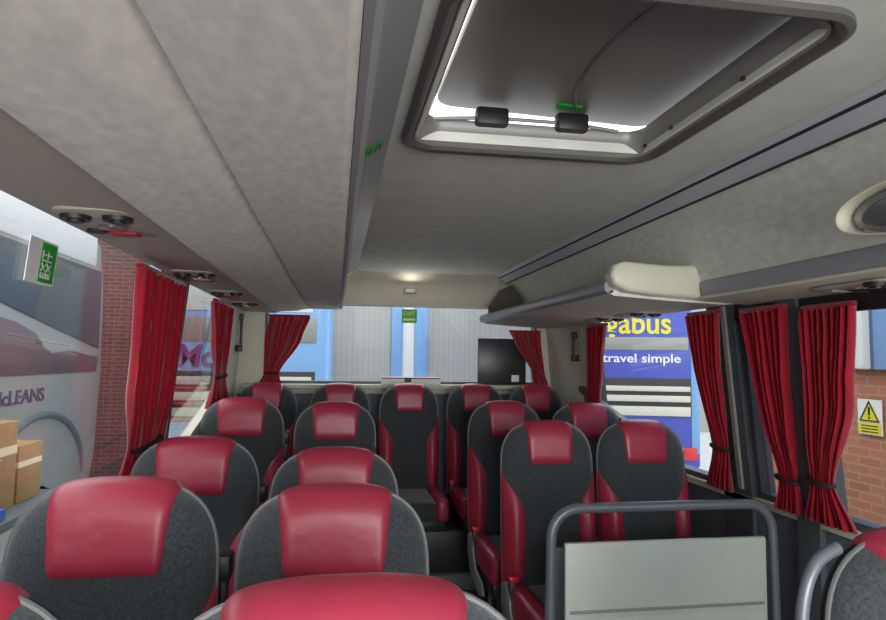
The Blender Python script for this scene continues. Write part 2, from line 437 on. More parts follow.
# ---------------------------------------------------------------- passenger service units under the racks
def service_unit(parent, x, y, z, s=1.0, flip=1):
    bm = bmesh.new(); extrude_poly(bm, round_rect(-0.085 * s, 0.085 * s, -0.16, 0.16, 0.05), 'z', -0.010, 0.0, 0.004)
    u = obj('service_unit', bm, 'brown', parent); u.location = (x, y, z)
    for dx, dy in ((-0.045 * flip, -0.09), (0.045 * flip, -0.09)):
        bm = bmesh.new(); disc(bm, (dx, dy, -0.014), 0.031, 0.012, 'z', 20, 0.034); disc(bm, (dx, dy, -0.022), 0.018, 0.006, 'z', 16); obj('air_nozzle', bm, 'black', u)
    bm = bmesh.new(); disc(bm, (0.0, 0.02, -0.013), 0.034, 0.008, 'z', 20); obj('reading_lamp', bm, 'chrome', u)
    bm = bmesh.new(); box(bm, -0.035, 0.035, 0.085, 0.135, -0.016, -0.009, 0.003); obj('call_button', bm, 'redpaint' if s > .95 else 'greyplastic', u)
    bm = bmesh.new(); disc(bm, (-0.055 * flip, 0.075, -0.013), 0.024, 0.008, 'z', 16); obj('speaker_grille', bm, 'darkline', u)
    return u

# left rack
t = thing('luggage_rack', 'wide pale fabric-lined overhead rack running along the left side', 'luggage rack', (-0.3, Y0, 1.75))
def lr(pts): return [(x + 0.3, z - 1.75) for x, z in pts]
E1 = 4.58
bm = bmesh.new()
extrude_poly(bm, lr([(-0.435, 1.742), (-0.425, 1.728), (-0.395, 1.724), (-0.375, 1.728), (-0.27, 1.735), (-0.235, 1.745), (-0.205, 1.770), (-0.198, 1.760), (-0.185, 1.757), (0.005, 1.755), (0.018, 1.762), (0.02, 1.785), (-0.435, 1.785)]), 'y', 0, E1 - Y0)
obj('underside', bm, 'lining', t, angle=25)
bm = bmesh.new()
extrude_poly(bm, lr([(0.019, 1.762), (0.030, 1.757), (0.040, 1.765), (0.046, 1.85), (0.052, 1.975), (0.060, 1.992), (0.080, 2.006), (0.135, 2.037), (0.02, 2.037)]), 'y', 0, E1 - 0.01 - Y0)
fp = obj('front_panel', bm, 'panelgrey', t, angle=30)
bm = bmesh.new(); box(bm, 0.405 - .3 - .002 , 0.405 - .3 + .002, 0, 0.001, 0, 0.001); bm.free()
bm = bmesh.new()
text_mesh(bm, 'EXIT', 0.10, basis((0.366, 1.85 - Y0, 0.243), (0.055, 0, 0.034), (0, -1, 0)) @ Matrix.Diagonal((0.30, 1, 1, 1)) , 0.001, 0.001)
obj('exit_lettering', bm, 'green', t, smooth=False)
bm = bmesh.new()
extrude_poly(bm, lr([(-0.665, 1.742), (-0.665, 1.755), (-0.435, 1.755), (-0.43, 1.738), (-0.44, 1.733)]), 'y', 0, 4.85 - Y0)
obj('service_panel', bm, 'brown', t)
bm = bmesh.new(); extrude_poly(bm, lr([(-0.44, 1.742), (-0.42, 1.728), (-0.2, 1.752), (0.01, 1.753), (0.034, 1.758), (0.048, 1.79), (0.056, 1.98), (0.13, 2.036), (-0.44, 2.036)]), 'y', E1 - Y0, E1 + 0.05 - Y0, 0.018, 3)
obj('end_cap', bm, 'beige', t)
for y in (1.66, 2.70, 3.45, 4.10):
    service_unit(t, -0.545 + .3, y - Y0, 1.742 - 1.75 + 0.0)

# right rear rack
t = thing('luggage_rack', 'open overhead rack section at the right rear with grey front lip and pale underside', 'luggage rack', (1.3, 2.42, 1.7))
def rr(pts): return [(x - 1.3, z - 1.7) for x, z in pts]
bm = bmesh.new(); extrude_poly(bm, rr([(1.055, 1.688), (1.08, 1.676), (1.30, 1.662), (1.56, 1.652), (1.61, 1.655), (1.61, 1.70), (1.08, 1.70)]), 'y', 0, 2.25); obj('underside', bm, 'lining', t, angle=25)
bm = bmesh.new(); extrude_poly(bm, rr([(1.058, 1.683), (1.043, 1.695), (1.04, 1.715), (1.048, 1.735), (1.06, 1.742), (1.075, 1.735), (1.078, 1.69)]), 'y', 0, 2.27); obj('front_lip', bm, 'bluegrey', t)
bm = bmesh.new(); extrude_poly(bm, rr([(1.10, 1.70), (1.10, 1.80), (1.19, 1.93), (1.27, 1.965), (1.35, 1.87), (1.39, 1.74), (1.39, 1.705)]), 'y', 2.20, 2.25); obj('end_panel', bm, 'darkbrown', t)
cap = [(1.565, 1.658), (1.36, 1.670), (1.23, 1.676), (1.11, 1.688), (1.058, 1.712), (1.042, 1.75), (1.058, 1.79), (1.10, 1.808), (1.18, 1.802), (1.28, 1.797), (1.38, 1.800), (1.455, 1.812), (1.505, 1.842), (1.565, 1.84)]
bm = bmesh.new(); extrude_poly(bm, rr(cap), 'y', -0.065, 0.02, 0.018, 3); obj('end_cap', bm, 'cream', t)
bm = bmesh.new(); box(bm, 1.555 - 1.3, 1.575 - 1.3, -0.06, 0.015, -0.03, 0.145, 0.006); obj('bracket', bm, 'beige', t)
for y in (3.08, 3.50): service_unit(t, 1.50 - 1.3, y - 2.42, 1.660 - 1.7, 0.9, -1)
bm = bmesh.new(); disc(bm, (1.07 - 1.3, 1.0, 0.02), 0.012, 0.02, 'y'); bm.free()

# right front rack (shallow)
t = thing('luggage_rack', 'shallow overhead rack front section above the right door windows', 'luggage rack', (1.5, Y0, 1.7))
def rf(pts): return [(x - 1.5, z - 1.7) for x, z in pts]
LEN = 2.34 - Y0
bm = bmesh.new(); extrude_poly(bm, rf([(1.412, 1.675), (1.405, 1.70), (1.406, 1.728), (1.415, 1.736), (1.435, 1.734), (1.435, 1.675)]), 'y', 0, LEN); obj('front_lip', bm, 'bluegrey', t, angle=30)
bm = bmesh.new(); extrude_poly(bm, rf([(1.408, 1.664), (1.405, 1.672), (1.412, 1.676), (1.44, 1.676), (1.44, 1.664)]), 'y', 0, LEN); obj('edge_strip', bm, 'cream', t)
bm = bmesh.new(); extrude_poly(bm, rf([(1.412, 1.664), (1.44, 1.655), (1.605, 1.645), (1.605, 1.68), (1.43, 1.68)]), 'y', 0, LEN); obj('underside', bm, 'beige', t)
for y in (1.66, 0.8): service_unit(t, 1.515 - 1.5, y - Y0, 1.652 - 1.7, 0.8, -1)

# rounded console at the right edge of the picture
t = thing('overhead_console', 'rounded cream-rimmed glossy grey console hanging from the right cove', 'console', (1.1, 0.92, 1.735))
def ell(a, b, n=36, p=2.4):
    o = []
    for k in range(n):
        th = 2 * PI * k / n; c, s = math.cos(th), math.sin(th)
        o.append((a * math.copysign(abs(c) ** (2 / p), c), b * math.copysign(abs(s) ** (2 / p), s)))
    return o
bm = bmesh.new(); extrude_poly(bm, ell(0.325, 0.056), 'x', 0.015, 0.304, 0.01); obj('body', bm, 'greyplastic', t)
bm = bmesh.new(); rings = []
for k in (0.93, 1.0, 1.0, 0.93, 0.86):
    pass
prof = [(1.0, 0.05), (1.03, 0.03), (1.03, 0.0), (1.0, -0.013), (0.96, -0.011), (0.93, 0.004), (0.93, 0.03)]
for s, x in prof:
    rings.append([bm.verts.new((x, y * (1 - (1 - s) * .25), z * s)) for y, z in ell(0.345, 0.064)])
for A, B in zip(rings, rings[1:]):
    for i in range(len(A)): bm.faces.new([A[i], A[(i + 1) % len(A)], B[(i + 1) % len(A)], B[i]])
obj('rim', bm, 'cream', t)
bm = bmesh.new(); N = 36; rings = []
for s, x in ((0.955, 0.012), (0.75, -0.004), (0.4, -0.012), (0.05, -0.014)):
    rings.append([bm.verts.new((x, y * s, z * s)) for y, z in ell(0.335, 0.062)])
for A, B in zip(rings, rings[1:]):
    for i in range(len(A)): bm.faces.new([A[i], A[(i + 1) % len(A)], B[(i + 1) % len(A)], B[i]])
bm.faces.new(rings[-1]); obj('gloss_panel', bm, 'gloss', t)

# dome lamp on the bulkhead
t = thing('dome_lamp', 'small white lamp on the beige bulkhead over the rear window', 'lamp', (0.54, 4.868, 1.925))
bm = bmesh.new(); box(bm, -0.05, 0.05, -0.012, 0.004, -0.022, 0.022, 0.006); obj('housing', bm, 'greyplastic', t)
bm = bmesh.new(); box(bm, -0.038, 0.038, -0.03, -0.010, -0.014, 0.014, 0.006); obj('lens', bm, 'lens', t)

# ---------------------------------------------------------------- seats
HT, ZC, ZB, WT = 1.15, 0.945, 0.40, 0.213
NG = 2.8
def wz(z):
    if z >= ZC: return WT
    t = (ZC - z) / (ZC - ZB)
    return WT * (1 + 0.035 * math.sin(t * PI * 0.75) - 0.05 * t)
def yc(z): return -(HT - z) * 0.06 - 0.012 * math.sin((z - ZB) / (HT - ZB) * PI) + 0.0
def gauge(x, z, d=0.0):
    w = wz(z) + d
    if z <= ZC: return abs(x) / w
    return ((abs(x) / w) ** NG + ((z - ZC) / (HT + d - ZC)) ** NG) ** (1 / NG)
def thick(z): return 0.052
def sm(a, b, t):
    t = max(0, min(1, (t - a) / (b - a))); return t * t * (3 - 2 * t)
def front(x, z, d=0.0):
    r = min(1, gauge(x, z, d)); e = math.sqrt(max(0, 1 - r ** 8))
    ax = abs(x)
    bol = 0.034 * math.exp(-((ax - 0.172) / 0.045) ** 2) * sm(0.40, 0.50, z) * (1 - sm(0.74, 0.92, z))
    head = 0.016 * sm(0.90, 1.0, z) * (1 - sm(0.10, 0.2, ax))
    lum = 0.012 * math.exp(-((z - 0.62) / 0.13) ** 2)
    return yc(z) - (thick(z) + d + bol + head + lum) * e
def back(x, z, d=0.0, T=0.035):
    r = min(1, gauge(x, z, d)); return yc(z) + (T + d) * math.sqrt(max(0, 1 - r ** 4))
def outline(d=0.0):
    pts = []
    zs = [ZB + (ZC - ZB) * k / 12 for k in range(13)]
    for z in zs[:-1]: pts.append((-(wz(z) + d), z))
    K = 28
    for k in range(K + 1):
        a = PI * k / K; c, s = -math.cos(a), math.sin(a)
        pts.append(((WT + d) * math.copysign(abs(c) ** (2 / NG), c), ZC + (HT + d - ZC) * abs(s) ** (2 / NG)))
    for z in reversed(zs[:-1]): pts.append((wz(z) + d, z))
    return pts
RS = [0.0, 0.2, 0.4, 0.55, 0.68, 0.79, 0.86, 0.91, 0.945, 0.97, 0.986, 0.996, 1.0]
def shell_mesh(fn_front, fn_back, d=0.0):
    bm = bmesh.new(); ol = outline(d)
    rows = []
    for x, z in ol:
        rz_ = min(z, ZC)
        P = lambda r: (x * r, rz_ + (z - rz_) * r)
        rows.append([bm.verts.new((P(r)[0], fn_front(*P(r)), P(r)[1])) for r in RS] + [bm.verts.new((P(r)[0], fn_back(*P(r)), P(r)[1])) for r in reversed(RS[:-1])])
    for A, B in zip(rows, rows[1:]):
        for i in range(len(A) - 1): bm.faces.new([A[i], A[i + 1], B[i + 1], B[i]])
    bmesh.ops.remove_doubles(bm, verts=bm.verts[:], dist=0.0004)
    ed = [e for e in bm.edges if e.is_boundary]
    bmesh.ops.holes_fill(bm, edges=ed)
    return bm
def grid(bm, fn, nu, nv):
    V = [[bm.verts.new(fn(i / nu, j / nv)) for i in range(nu + 1)] for j in range(nv + 1)]
    for j in range(nv):
        for i in range(nu): bm.faces.new([V[j][i], V[j][i + 1], V[j + 1][i + 1], V[j + 1][i]])
def edge_d(u, v, hi, sides=(1, 1, 1, 1), eps=0.001):
    # raised height with a rounded falling rim
    m = 1.0
    for k, q in zip(sides, (u, 1 - u, v, 1 - v)):
        if k: m = min(m, q / 0.09)
    m = max(0, min(1, m)); return -0.004 + (hi + 0.004) * math.sqrt(1 - (1 - m) ** 2)

def warp(u):  # denser near the ends
    return 0.5 - 0.5 * math.cos(PI * u)

seat_bits = {}
def build_seat(label, group):
    t = thing('passenger_seat', label, 'seat', (0, 0, 0), 0, group)
    obj('backrest', shell_mesh(lambda x, z: front(x, z), lambda x, z: back(x, z)), 'charcoal', t, angle=60)
    # rear shell
    obj('back_shell', shell_mesh(lambda x, z: yc(z) + 0.012, lambda x, z: back(x, z, 0.0, 0.058)), 'shell', t, angle=60)
    # headrest panel wrapping over the top
    ZL = 0.963
    def hp(u, v, h0=0.110, h1=0.132):
        u = warp(u); s = 2 * u - 1
        vf = v / 0.8
        # vertical path: front part to the top, then a little down the back
        d0 = edge_d(u, min(1, v), 0.009, (1, 1, 1, 1))
        if v <= 0.8:
            fr_ = math.sin(warp(vf) * PI / 2) if False else 1 - (1 - vf) ** 2.2
            hw = (h0 + (h1 - h0) * min(1, vf * 1.1)) * (1 - 0.10 * max(0, 1 - vf / 0.10) ** 2)
            x = s * hw
            d = d0
            ztop = ZC + (HT + d - ZC) * (1 - (abs(x) / (WT + d)) ** NG) ** (1 / NG)
            z = ZL + (ztop - ZL) * fr_
            return (x, front(x, z, d), z)
        x = s * h1; d = d0
        ztop = ZC + (HT + d - ZC) * (1 - (abs(x) / (WT + d)) ** NG) ** (1 / NG)
        q = (v - 0.8) / 0.2
        z = ztop - 0.045 * q ** 1.6
        return (x, back(x, z, d, 0.055), z)
    bm = bmesh.new(); grid(bm, hp, 26, 40); obj('headrest_panel', bm, 'leather', t, angle=75)
    bm = bmesh.new(); grid(bm, lambda u, v: hp(u, v, 0.097, 0.114), 26, 40); nar = obj('narrow', bm, 'leather', None, angle=75)
    seat_bits['narrow'] = nar.data; bpy.data.objects.remove(nar)
    # red side bolsters
    for sg in (-1, 1):
        def bp(u, v):
            z = 0.425 + (0.935 - 0.425) * v
            w = wz(z) + 0.004
            tt = sm(0.74, 0.935, z)
            xin = 0.118 + (0.8 * (0.62 - z) ** 2 if z < 0.62 else 0) + (w * 0.97 - 0.118) * tt ** 1.3
            uu = warp(u) if False else u
            x = xin + (w * 0.995 - xin) * (1 - (1 - uu) ** 1.6)
            d = edge_d(u, v, 0.006, (1, 1, 1, 1))
            return (sg * x, front(x, z, d), z)
        bm = bmesh.new(); grid(bm, bp, 14, 26); obj('side_bolster', bm, 'leather', t, angle=75)
    # piping
    bm = bmesh.new(); tube(bm, [(x, yc(z) - 0.006, z) for x, z in outline(0.001)], 0.0042, 6); obj('piping', bm, 'piping', t)
    # cushion
    bm = bmesh.new(); box(bm, -0.135, 0.135, -0.64, -0.16, 0.33, 0.455, 0.035, 4); obj('cushion', bm, 'charcoal', t, angle=60).location.y = 0.07
    for sg in (-1, 1):
        bm = bmesh.new(); a, b = sorted((sg * 0.125, sg * 0.208)); box(bm, a, b, -0.645, -0.17, 0.335, 0.475, 0.03, 4); obj('cushion_bolster', bm, 'leather', t, angle=60).location.y = 0.07
    bm = bmesh.new(); box(bm, -0.19, 0.19, -0.60, -0.12, 0.27, 0.335, 0.01); obj('seat_pan', bm, 'shell', t).location.y = 0.07
    for x in (-0.15, 0.15):
        bm = bmesh.new(); extrude_poly(bm, [(-0.50, 0.0), (-0.16, 0.0), (-0.22, 0.06), (-0.24, 0.275), (-0.42, 0.275), (-0.44, 0.06)], 'x', x - .02, x + .02, 0.004); obj('leg', bm, 'black', t).location.y = 0.07
    # grey side cover towards the aisle
    bm = bmesh.new(); extrude_poly(bm, [(-0.19, 0.475), (-0.12, 0.45), (-0.11, 0.36), (-0.20, 0.26), (-0.40, 0.22), (-0.50, 0.25), (-0.46, 0.30), (-0.32, 0.32), (-0.26, 0.38), (-0.25, 0.45)], 'x', -0.217, -0.205, 0.004); obj('side_cover', bm, 'greyplastic', t).location.y = 0.07
    bm = bmesh.new(); box(bm, -0.215, -0.175, -0.255, -0.225, 0.40, 0.50, 0.006); bk = obj('belt_buckle', bm, 'black', t); bk.location.y = 0.07
    bm = bmesh.new(); box(bm, -0.217, -0.173, -0.258, -0.222, 0.488, 0.515, 0.008); obj('release_button', bm, 'seatbelt_red', bk)
    # belt guide at the shoulder
    bm = bmesh.new(); box(bm, 0.200, 0.240, -0.02, 0.045, 0.925, 0.985, 0.010); box(bm, 0.205, 0.232, 0.0, 0.035, 0.80, 0.93, 0.006); obj('belt_guide', bm, 'black', t)
    return t

SEATS = [
    # x, y, dz, sx, rightside, label
    (-0.485, 0.86, 0.0, 1.0, 0, 'red and charcoal seat cut off in the bottom left corner of the photo'),
    (0.020, 0.81, 0.0, 1.10, 0, 'nearest seat, only its broad red head panel and shoulders rising at the bottom centre'),
    (-0.458, 1.54, -0.004, 1.0, 0, 'large red and charcoal window seat nearest the cardboard boxes outside, at the left'),
    (0.007, 1.556, -0.03, 1.0, 0, 'red and charcoal aisle seat directly behind the nearest bottom centre seat'),
    (-0.468, 2.40, -0.018, 1.0, 0, 'left window seat standing before the large gathered red curtain'),
    (0.007, 2.29, -0.045, 1.0, 0, 'left aisle seat third from the front, showing only its top'),
    (-0.475, 3.58, 0.045, 1.0, 0, 'left window seat furthest back, just ahead of the rear bench'),
    (0.006, 3.57, 0.025, 1.0, 0, 'left aisle seat furthest back with creased red head panel, just ahead of the rear bench'),
    (0.955, 2.90, -0.014, 1.0, 1, 'full-height aisle seat behind the grey modesty screen, nearer its rail corner'),
    (1.40, 2.88, -0.012, 1.0, 1, 'window seat behind the grey modesty screen, beside the door pillar'),
    (0.955, 3.64, 0.025, 1.0, 1, 'right aisle seat of the second row back, half hidden by the seat before it'),
    (1.40, 3.54, 0.022, 1.0, 1, 'right window seat of the second row back, under the narrow red curtain'),
    (1.0, 0.985, -0.012, 1.0, 3, 'dark seat cut off at the bottom right corner behind a curved grab handle'),
    (-0.45, 4.56, 0.085, 0.93, 2, 'rear bench seat in the left corner under the gathered rear curtain'),
    (0.035, 4.56, 0.085, 0.95, 2, 'rear bench seat second from the left'),
    (0.51, 4.56, 0.085, 0.95, 2, 'middle seat of the rear bench, facing the aisle, seen nearly whole'),
    (0.98, 4.56, 0.085, 0.95, 2, 'rear bench seat second from the right, below the black panel'),
    (1.42, 4.56, 0.085, 0.93, 2, 'rear bench seat in the right corner under the right rear curtain'),
]
proto = build_seat(SEATS[0][5], 'red and charcoal passenger seats')
for i, (x, y, dz, sx, kind, label) in enumerate(SEATS):
    skip = ()
    if kind or abs(x) < 0.1: skip = ('belt_guide',)
    if kind == 2: skip = ('belt_guide', 'side_cover', 'leg')
    s = proto if i == 0 else copy_tree(proto, None, skip)
    s.location = (x, y, dz if kind != 2 else dz)
    if kind != 2 and dz < 0: s.scale = (sx, 1, 1 + dz / 1.15); s.location.z = 0
    elif kind != 2: s.scale = (sx, 1, 1 + dz / 1.15); s.location.z = 0
    else: s.scale = (sx, 1, 1)
    s['label'] = label
    if kind in (1, 2):
        for ch in s.children:
            if ch.name.startswith('headrest_panel'): ch.data = seat_bits['narrow']
# dark lining behind the rear bench
bm = bmesh.new(); box(bm, -0.70, 1.66, 4.895, 4.918, 0.11, 1.15, 0.004); struct('trim_12', bm, 'carpet')
# plinth under the rear bench
bm = bmesh.new(); box(bm, -0.70, 1.66, 4.05, 4.45, 0.10, 0.355, 0.01); struct('bench_plinth', bm, 'shell')

# grab handle of the bottom right seat
t = thing('grab_handle', 'curved grey grab handle beside the bottom right seat', 'handle', (0.756, 0.975, 0.0))
bm = bmesh.new()
pts = [(-0.008, -0.02, 0.02), (-0.008, -0.02, 0.5), (-0.010, -0.01, 0.92), (-0.007, -0.004, 1.0), (0.006, 0.0, 1.056), (0.028, 0.005, 1.090), (0.052, 0.01, 1.104), (0.078, 0.015, 1.112)]
def smooth_path(pts, n=6):
    P = [Vector(p) for p in pts]; out = []
    for i in range(len(P) - 1):
        p0, p1, p2, p3 = P[max(0, i - 1)], P[i], P[i + 1], P[min(len(P) - 1, i + 2)]
        for k in range(n):
            s = k / n
            out.append(0.5 * ((2 * p1) + (p2 - p0) * s + (2 * p0 - 5 * p1 + 4 * p2 - p3) * s * s + (3 * p1 - p0 - 3 * p2 + p3) * s ** 3))
    out.append(P[-1]); return out
tube(bm, smooth_path(pts), 0.0105, 12); obj('tube', bm, 'tube', t)
bm = bmesh.new(); disc(bm, (-0.008, -0.02, 0.012), 0.035, 0.02, 'z', 20); obj('foot', bm, 'black', t)

# modesty screen with rail
t = thing('modesty_screen', 'pale grey-green screen panel on a dark grey tubular rail before the right seats', 'screen', (1.167, 2.2, 0.0))
bm = bmesh.new(); hw = 0.42; top = 0.905; r = 0.10
pts = [(-hw - 0.012, 0, 0.01), (-hw - 0.008, 0, 0.4), (-hw, 0, top - r)]
pts += [(-hw + r - r * math.cos(math.radians(a)), 0, top - r + r * math.sin(math.radians(a))) for a in range(10, 91, 10)]
pts += [(hw - r + r * math.sin(math.radians(a)), 0, top - r + r * math.cos(math.radians(a))) for a in range(0, 91, 10)]
pts += [(hw + 0.008, 0, 0.4), (hw + 0.012, 0, 0.01)]
tube(bm, pts, 0.018, 14); obj('rail', bm, 'tube', t)
bm = bmesh.new(); box(bm, -0.375, 0.385, -0.016, 0.006, 0.12, 0.79, 0.006); p = obj('panel', bm, 'panel', t)
bm = bmesh.new(); box(bm, -0.36, 0.37, -0.022, -0.015, 0.555, 0.565, 0.002); obj('groove', bm, 'greyplastic', p)
bm = bmesh.new(); box(bm, -0.36, 0.37, -0.019, -0.015, 0.16, 0.54, 0.002); obj('lower_panel', bm, 'panel', p)
for sg in (-1, 1):
    bm = bmesh.new(); box(bm, sg * 0.397 - 0.022, sg * 0.397 + 0.022, -0.008, 0.008, 0.12, 0.775, 0.002); obj('side_strip', bm, 'shell', t)
    bm = bmesh.new(); disc(bm, (sg * (hw + 0.012), 0, 0.012), 0.04, 0.02, 'z', 20); obj('foot', bm, 'black', t)

# ---------------------------------------------------------------- curtains
def curtain(label, plane, prof, zs, n, tie_z=None, amp=0.018, off=0.05, rear=False):
    """prof: list of (z, centre, width) along the wall"""
    prof = sorted(prof)
    def at(z):
        for (z0, c0, w0), (z1, c1, w1) in zip(prof, prof[1:]):
            if z <= z1:
                s = max(0, min(1, (z - z0) / (z1 - z0))); s = s * s * (3 - 2 * s) * 0.5 + s * 0.5
                return c0 + (c1 - c0) * s, w0 + (w1 - w0) * s
        return prof[-1][1:]
    zb, zt = zs
    cb = at(zt)[0]
    if rear: base = (cb, YB, zb)
    else: base = ((xl if plane == 'l' else xr)(zb), cb, zb)
    t = thing('curtain', label, 'curtain', base, 0, 'red window curtains')
    ph = random.uniform(0, 6); wob = [random.uniform(-0.6, 0.6) for _ in range(6)]
    wmax = max(w for _, _, w in prof)
    def surf(u, v):
        z = zb + (zt - zb) * v
        c, w = at(z)
        a = amp * (0.55 + 0.5 * min(1.2, w / wmax))
        q = u + 0.02 * math.sin(9 * u + 3 * v + ph)
        wave = math.sin(2 * PI * n * q + ph + wob[0] * math.sin(4 * v)) + 0.35 * math.sin(2 * PI * n * 2.3 * q + 1.3 + wob[1] * 3 * v)
        if tie_z is not None: a *= 0.35 + 0.65 * sm(0.0, 0.16, abs(z - tie_z))
        d = off + a * wave
        al = c + (u - 0.5) * w + 0.3 * a * math.cos(2 * PI * n * q + ph)
        if rear: p = (al, YB - d, z)
        elif plane == 'l': p = (xl(z) + d, al, z)
        else: p = (xr(z) - d, al, z)
        return (p[0] - base[0], p[1] - base[1], p[2] - base[2])
    bm = bmesh.new(); grid(bm, surf, n * 14, 30)
    bmesh.ops.recalc_face_normals(bm, faces=bm.faces[:])
    o = obj('drape', bm, 'curtain', t, angle=80)
    md = o.modifiers.new('solid', 'SOLIDIFY'); md.thickness = 0.003
    # heading tape
    bm = bmesh.new(); c, w = at(zt)
    if rear: box(bm, c - w / 2 - base[0], c + w / 2 - base[0], -off - 0.012, -off + 0.012, zt - zb - 0.004, zt - zb + 0.014, 0.003)
    else:
        x = (xl if plane == 'l' else xr)(zt) + (off if plane == 'l' else -off) - base[0]
        box(bm, x - 0.012, x + 0.012, c - w / 2 - base[1], c + w / 2 - base[1], zt - zb - 0.004, zt - zb + 0.014, 0.003)
    obj('heading', bm, 'curtain', t)
    if tie_z is not None:
        c, w = at(tie_z); K = 20; pts = []
        for k in range(K):
            a = 2 * PI * k / K
            e1, e2 = (w / 2 * (0.80 if not rear and plane == 'l' else 1.0)) * math.cos(a), 0.024 * math.sin(a)
            if rear: p = (c + e1, YB - off - e2, tie_z)
            else: p = ((xl(tie_z) + off + e2) if plane == 'l' else (xr(tie_z) - off - e2), c + e1, tie_z + 0.006 * math.cos(a))
            pts.append(tuple(p[i] - base[i] for i in range(3)))
        bm = bmesh.new(); tube(bm, pts, 0.009, 8, True); obj('tie_back', bm, 'tie', t)
    return t
curtain('big gathered red curtain between the two left side windows', 'l', [(1.73, 2.505, 0.59), (1.30, 2.56, 0.56), (1.10, 2.60, 0.45), (0.98, 2.59, 0.50)], (1.0, 1.702), 8, 1.09, 0.018, 0.04)
curtain('narrow red curtain at the rear end of the left windows, tied low', 'l', [(1.715, 3.746, 0.536), (1.5, 3.829, 0.463), (1.3, 3.95, 0.37), (1.12, 3.996, 0.574)], (1.13, 1.70), 6, 1.30, 0.016)
curtain('red curtain swept to the left corner of the rear window', 'b', [(1.75, -0.335, 0.30), (1.55, -0.385, 0.25), (1.30, -0.458, 0.10), (1.20, -0.470, 0.16)], (1.225, 1.712), 6, 1.30, 0.018, 0.05, True)
curtain('red curtain swept to the right corner of the rear window beside the black panel', 'b', [(1.70, 1.425, 0.27), (1.55, 1.46, 0.22), (1.32, 1.545, 0.10), (1.20, 1.565, 0.13)], (1.225, 1.63), 6, None, 0.018, 0.05, True)
curtain('narrow red curtain at the rear end of the right windows, by the royal blue coach', 'r', [(1.655, 3.783, 0.291), (1.4, 3.861, 0.233), (1.15, 3.948, 0.194), (1.0, 3.948, 0.213)], (1.0, 1.628), 5, 1.06, 0.014)
curtain('slim tied red curtain just behind the dark door pillar', 'r', [(1.645, 2.609, 0.242), (1.4, 2.619, 0.194), (1.05, 2.585, 0.116), (0.86, 2.629, 0.184)], (0.875, 1.625), 6, 1.055, 0.016)
curtain('red curtain swept across the narrow window between the two dark pillars', 'r', [(1.635, 2.216, 0.262), (1.35, 2.212, 0.194), (0.99, 2.178, 0.097), (0.87, 2.187, 0.145)], (0.875, 1.615), 7, 0.995, 0.016)
curtain('widest right red curtain nearest the camera, flared below its dark tie', 'r', [(1.6, 1.887, 0.223), (1.3, 1.925, 0.179), (1.015, 2.003, 0.092), (0.86, 1.982, 0.205)], (0.875, 1.60), 8, 1.015, 0.016)

# black grab handles on the rear corner panels
for (x, y, z0, z1, lab, sg) in ((xl(1.58), 4.72, 1.45, 1.70, 'black bar handle on the left rear corner panel', 1), (xr(1.5), 4.29, 1.41, 1.60, 'black bar handle on the right rear corner panel', -1)):
    t = thing('bar_handle', lab, 'handle', (x, y, z0))
    h = z1 - z0
    bm = bmesh.new(); box(bm, 0.012 * sg - .008 + .012 * sg, 0.012 * sg + .008 + .012 * sg, -0.016, 0.016, 0.01, h - 0.01, 0.006); obj('grip', bm, 'black', t)
    for z in (0.0, h - 0.03):
        bm = bmesh.new(); a, b = sorted((-0.012 * sg, 0.034 * sg)); box(bm, a, b, -0.026, 0.026, z, z + 0.045, 0.006); obj('mount', bm, 'black', t)

# black panel behind the right rear curtain
t = thing('monitor', 'black square panel standing in the right of the rear window', 'panel', (1.27, 4.912, 1.242))
bm = bmesh.new(); box(bm, -0.19, 0.19, -0.006, 0.020, -0.019, 0.337, 0.005); obj('case', bm, 'screen', t)
bm = bmesh.new(); box(bm, 0.075, 0.135, -0.009, -0.005, 0.002, 0.055, 0.002); obj('sticker', bm, 'white', t)
# pale reflection at the rear window, built as a white box with red stripe
t = thing('box', 'low white box with a red stripe, standing in for a reflection above the rear window shelf', 'box', (0.556, 4.86, 1.222))
bm = bmesh.new(); box(bm, -0.22, 0.22, -0.03, 0.03, 0.0, 0.055, 0.005); obj('carton', bm, 'white', t)
bm = bmesh.new(); box(bm, -0.215, 0.215, -0.032, -0.029, 0.042, 0.052); obj('stripe', bm, 'redpaint', t, smooth=False)
bm = bmesh.new(); box(bm, -0.05, 0.0, -0.034, -0.029, 0.02, 0.05, 0.003); obj('dark_patch', bm, 'black', t)

# stickers on glass
t = thing('exit_sticker', 'lime green emergency exit sticker at the top of the rear window', 'sticker', (0.545, YB + 0.012, 1.685))
t.rotation_euler.x = math.radians(6.9)
bm = bmesh.new(); box(bm, -0.058, 0.058, 0, 0.002, 0, 0.105); obj('backing', bm, 'lime', t, smooth=False)
bm = bmesh.new(); text_mesh(bm, 'EXIT', 0.045, basis((-0.05, -0.001, 0.058), (1, 0, 0), (0, 0, 1)), 0.0006); box(bm, -0.045, 0.045, -0.001, 0, 0.02, 0.035); obj('lettering', bm, 'white', t, smooth=False)
lean = Vector((0.08 / 0.85, 0, 1)).normalized()
t = thing('exit_sticker', 'white and bright green exit sticker standing upright on the first left window', 'sticker', (xl(1.586) - 0.024, 1.68, 1.586))
bm = bmesh.new(); m = basis((0, 0, 0), (0, 1, 0), lean)
tb = bmesh.new(); box(tb, -0.075, 0.075, 0, 0.105, 0, 0.002); merge(bm, tb, m); obj('backing', bm, 'white', t, smooth=False)
bm = bmesh.new(); tb = bmesh.new(); box(tb, -0.012, 0.068, 0.005, 0.100, 0.002, 0.003); merge(bm, tb, m); obj('green_field', bm, 'green', t, smooth=False)
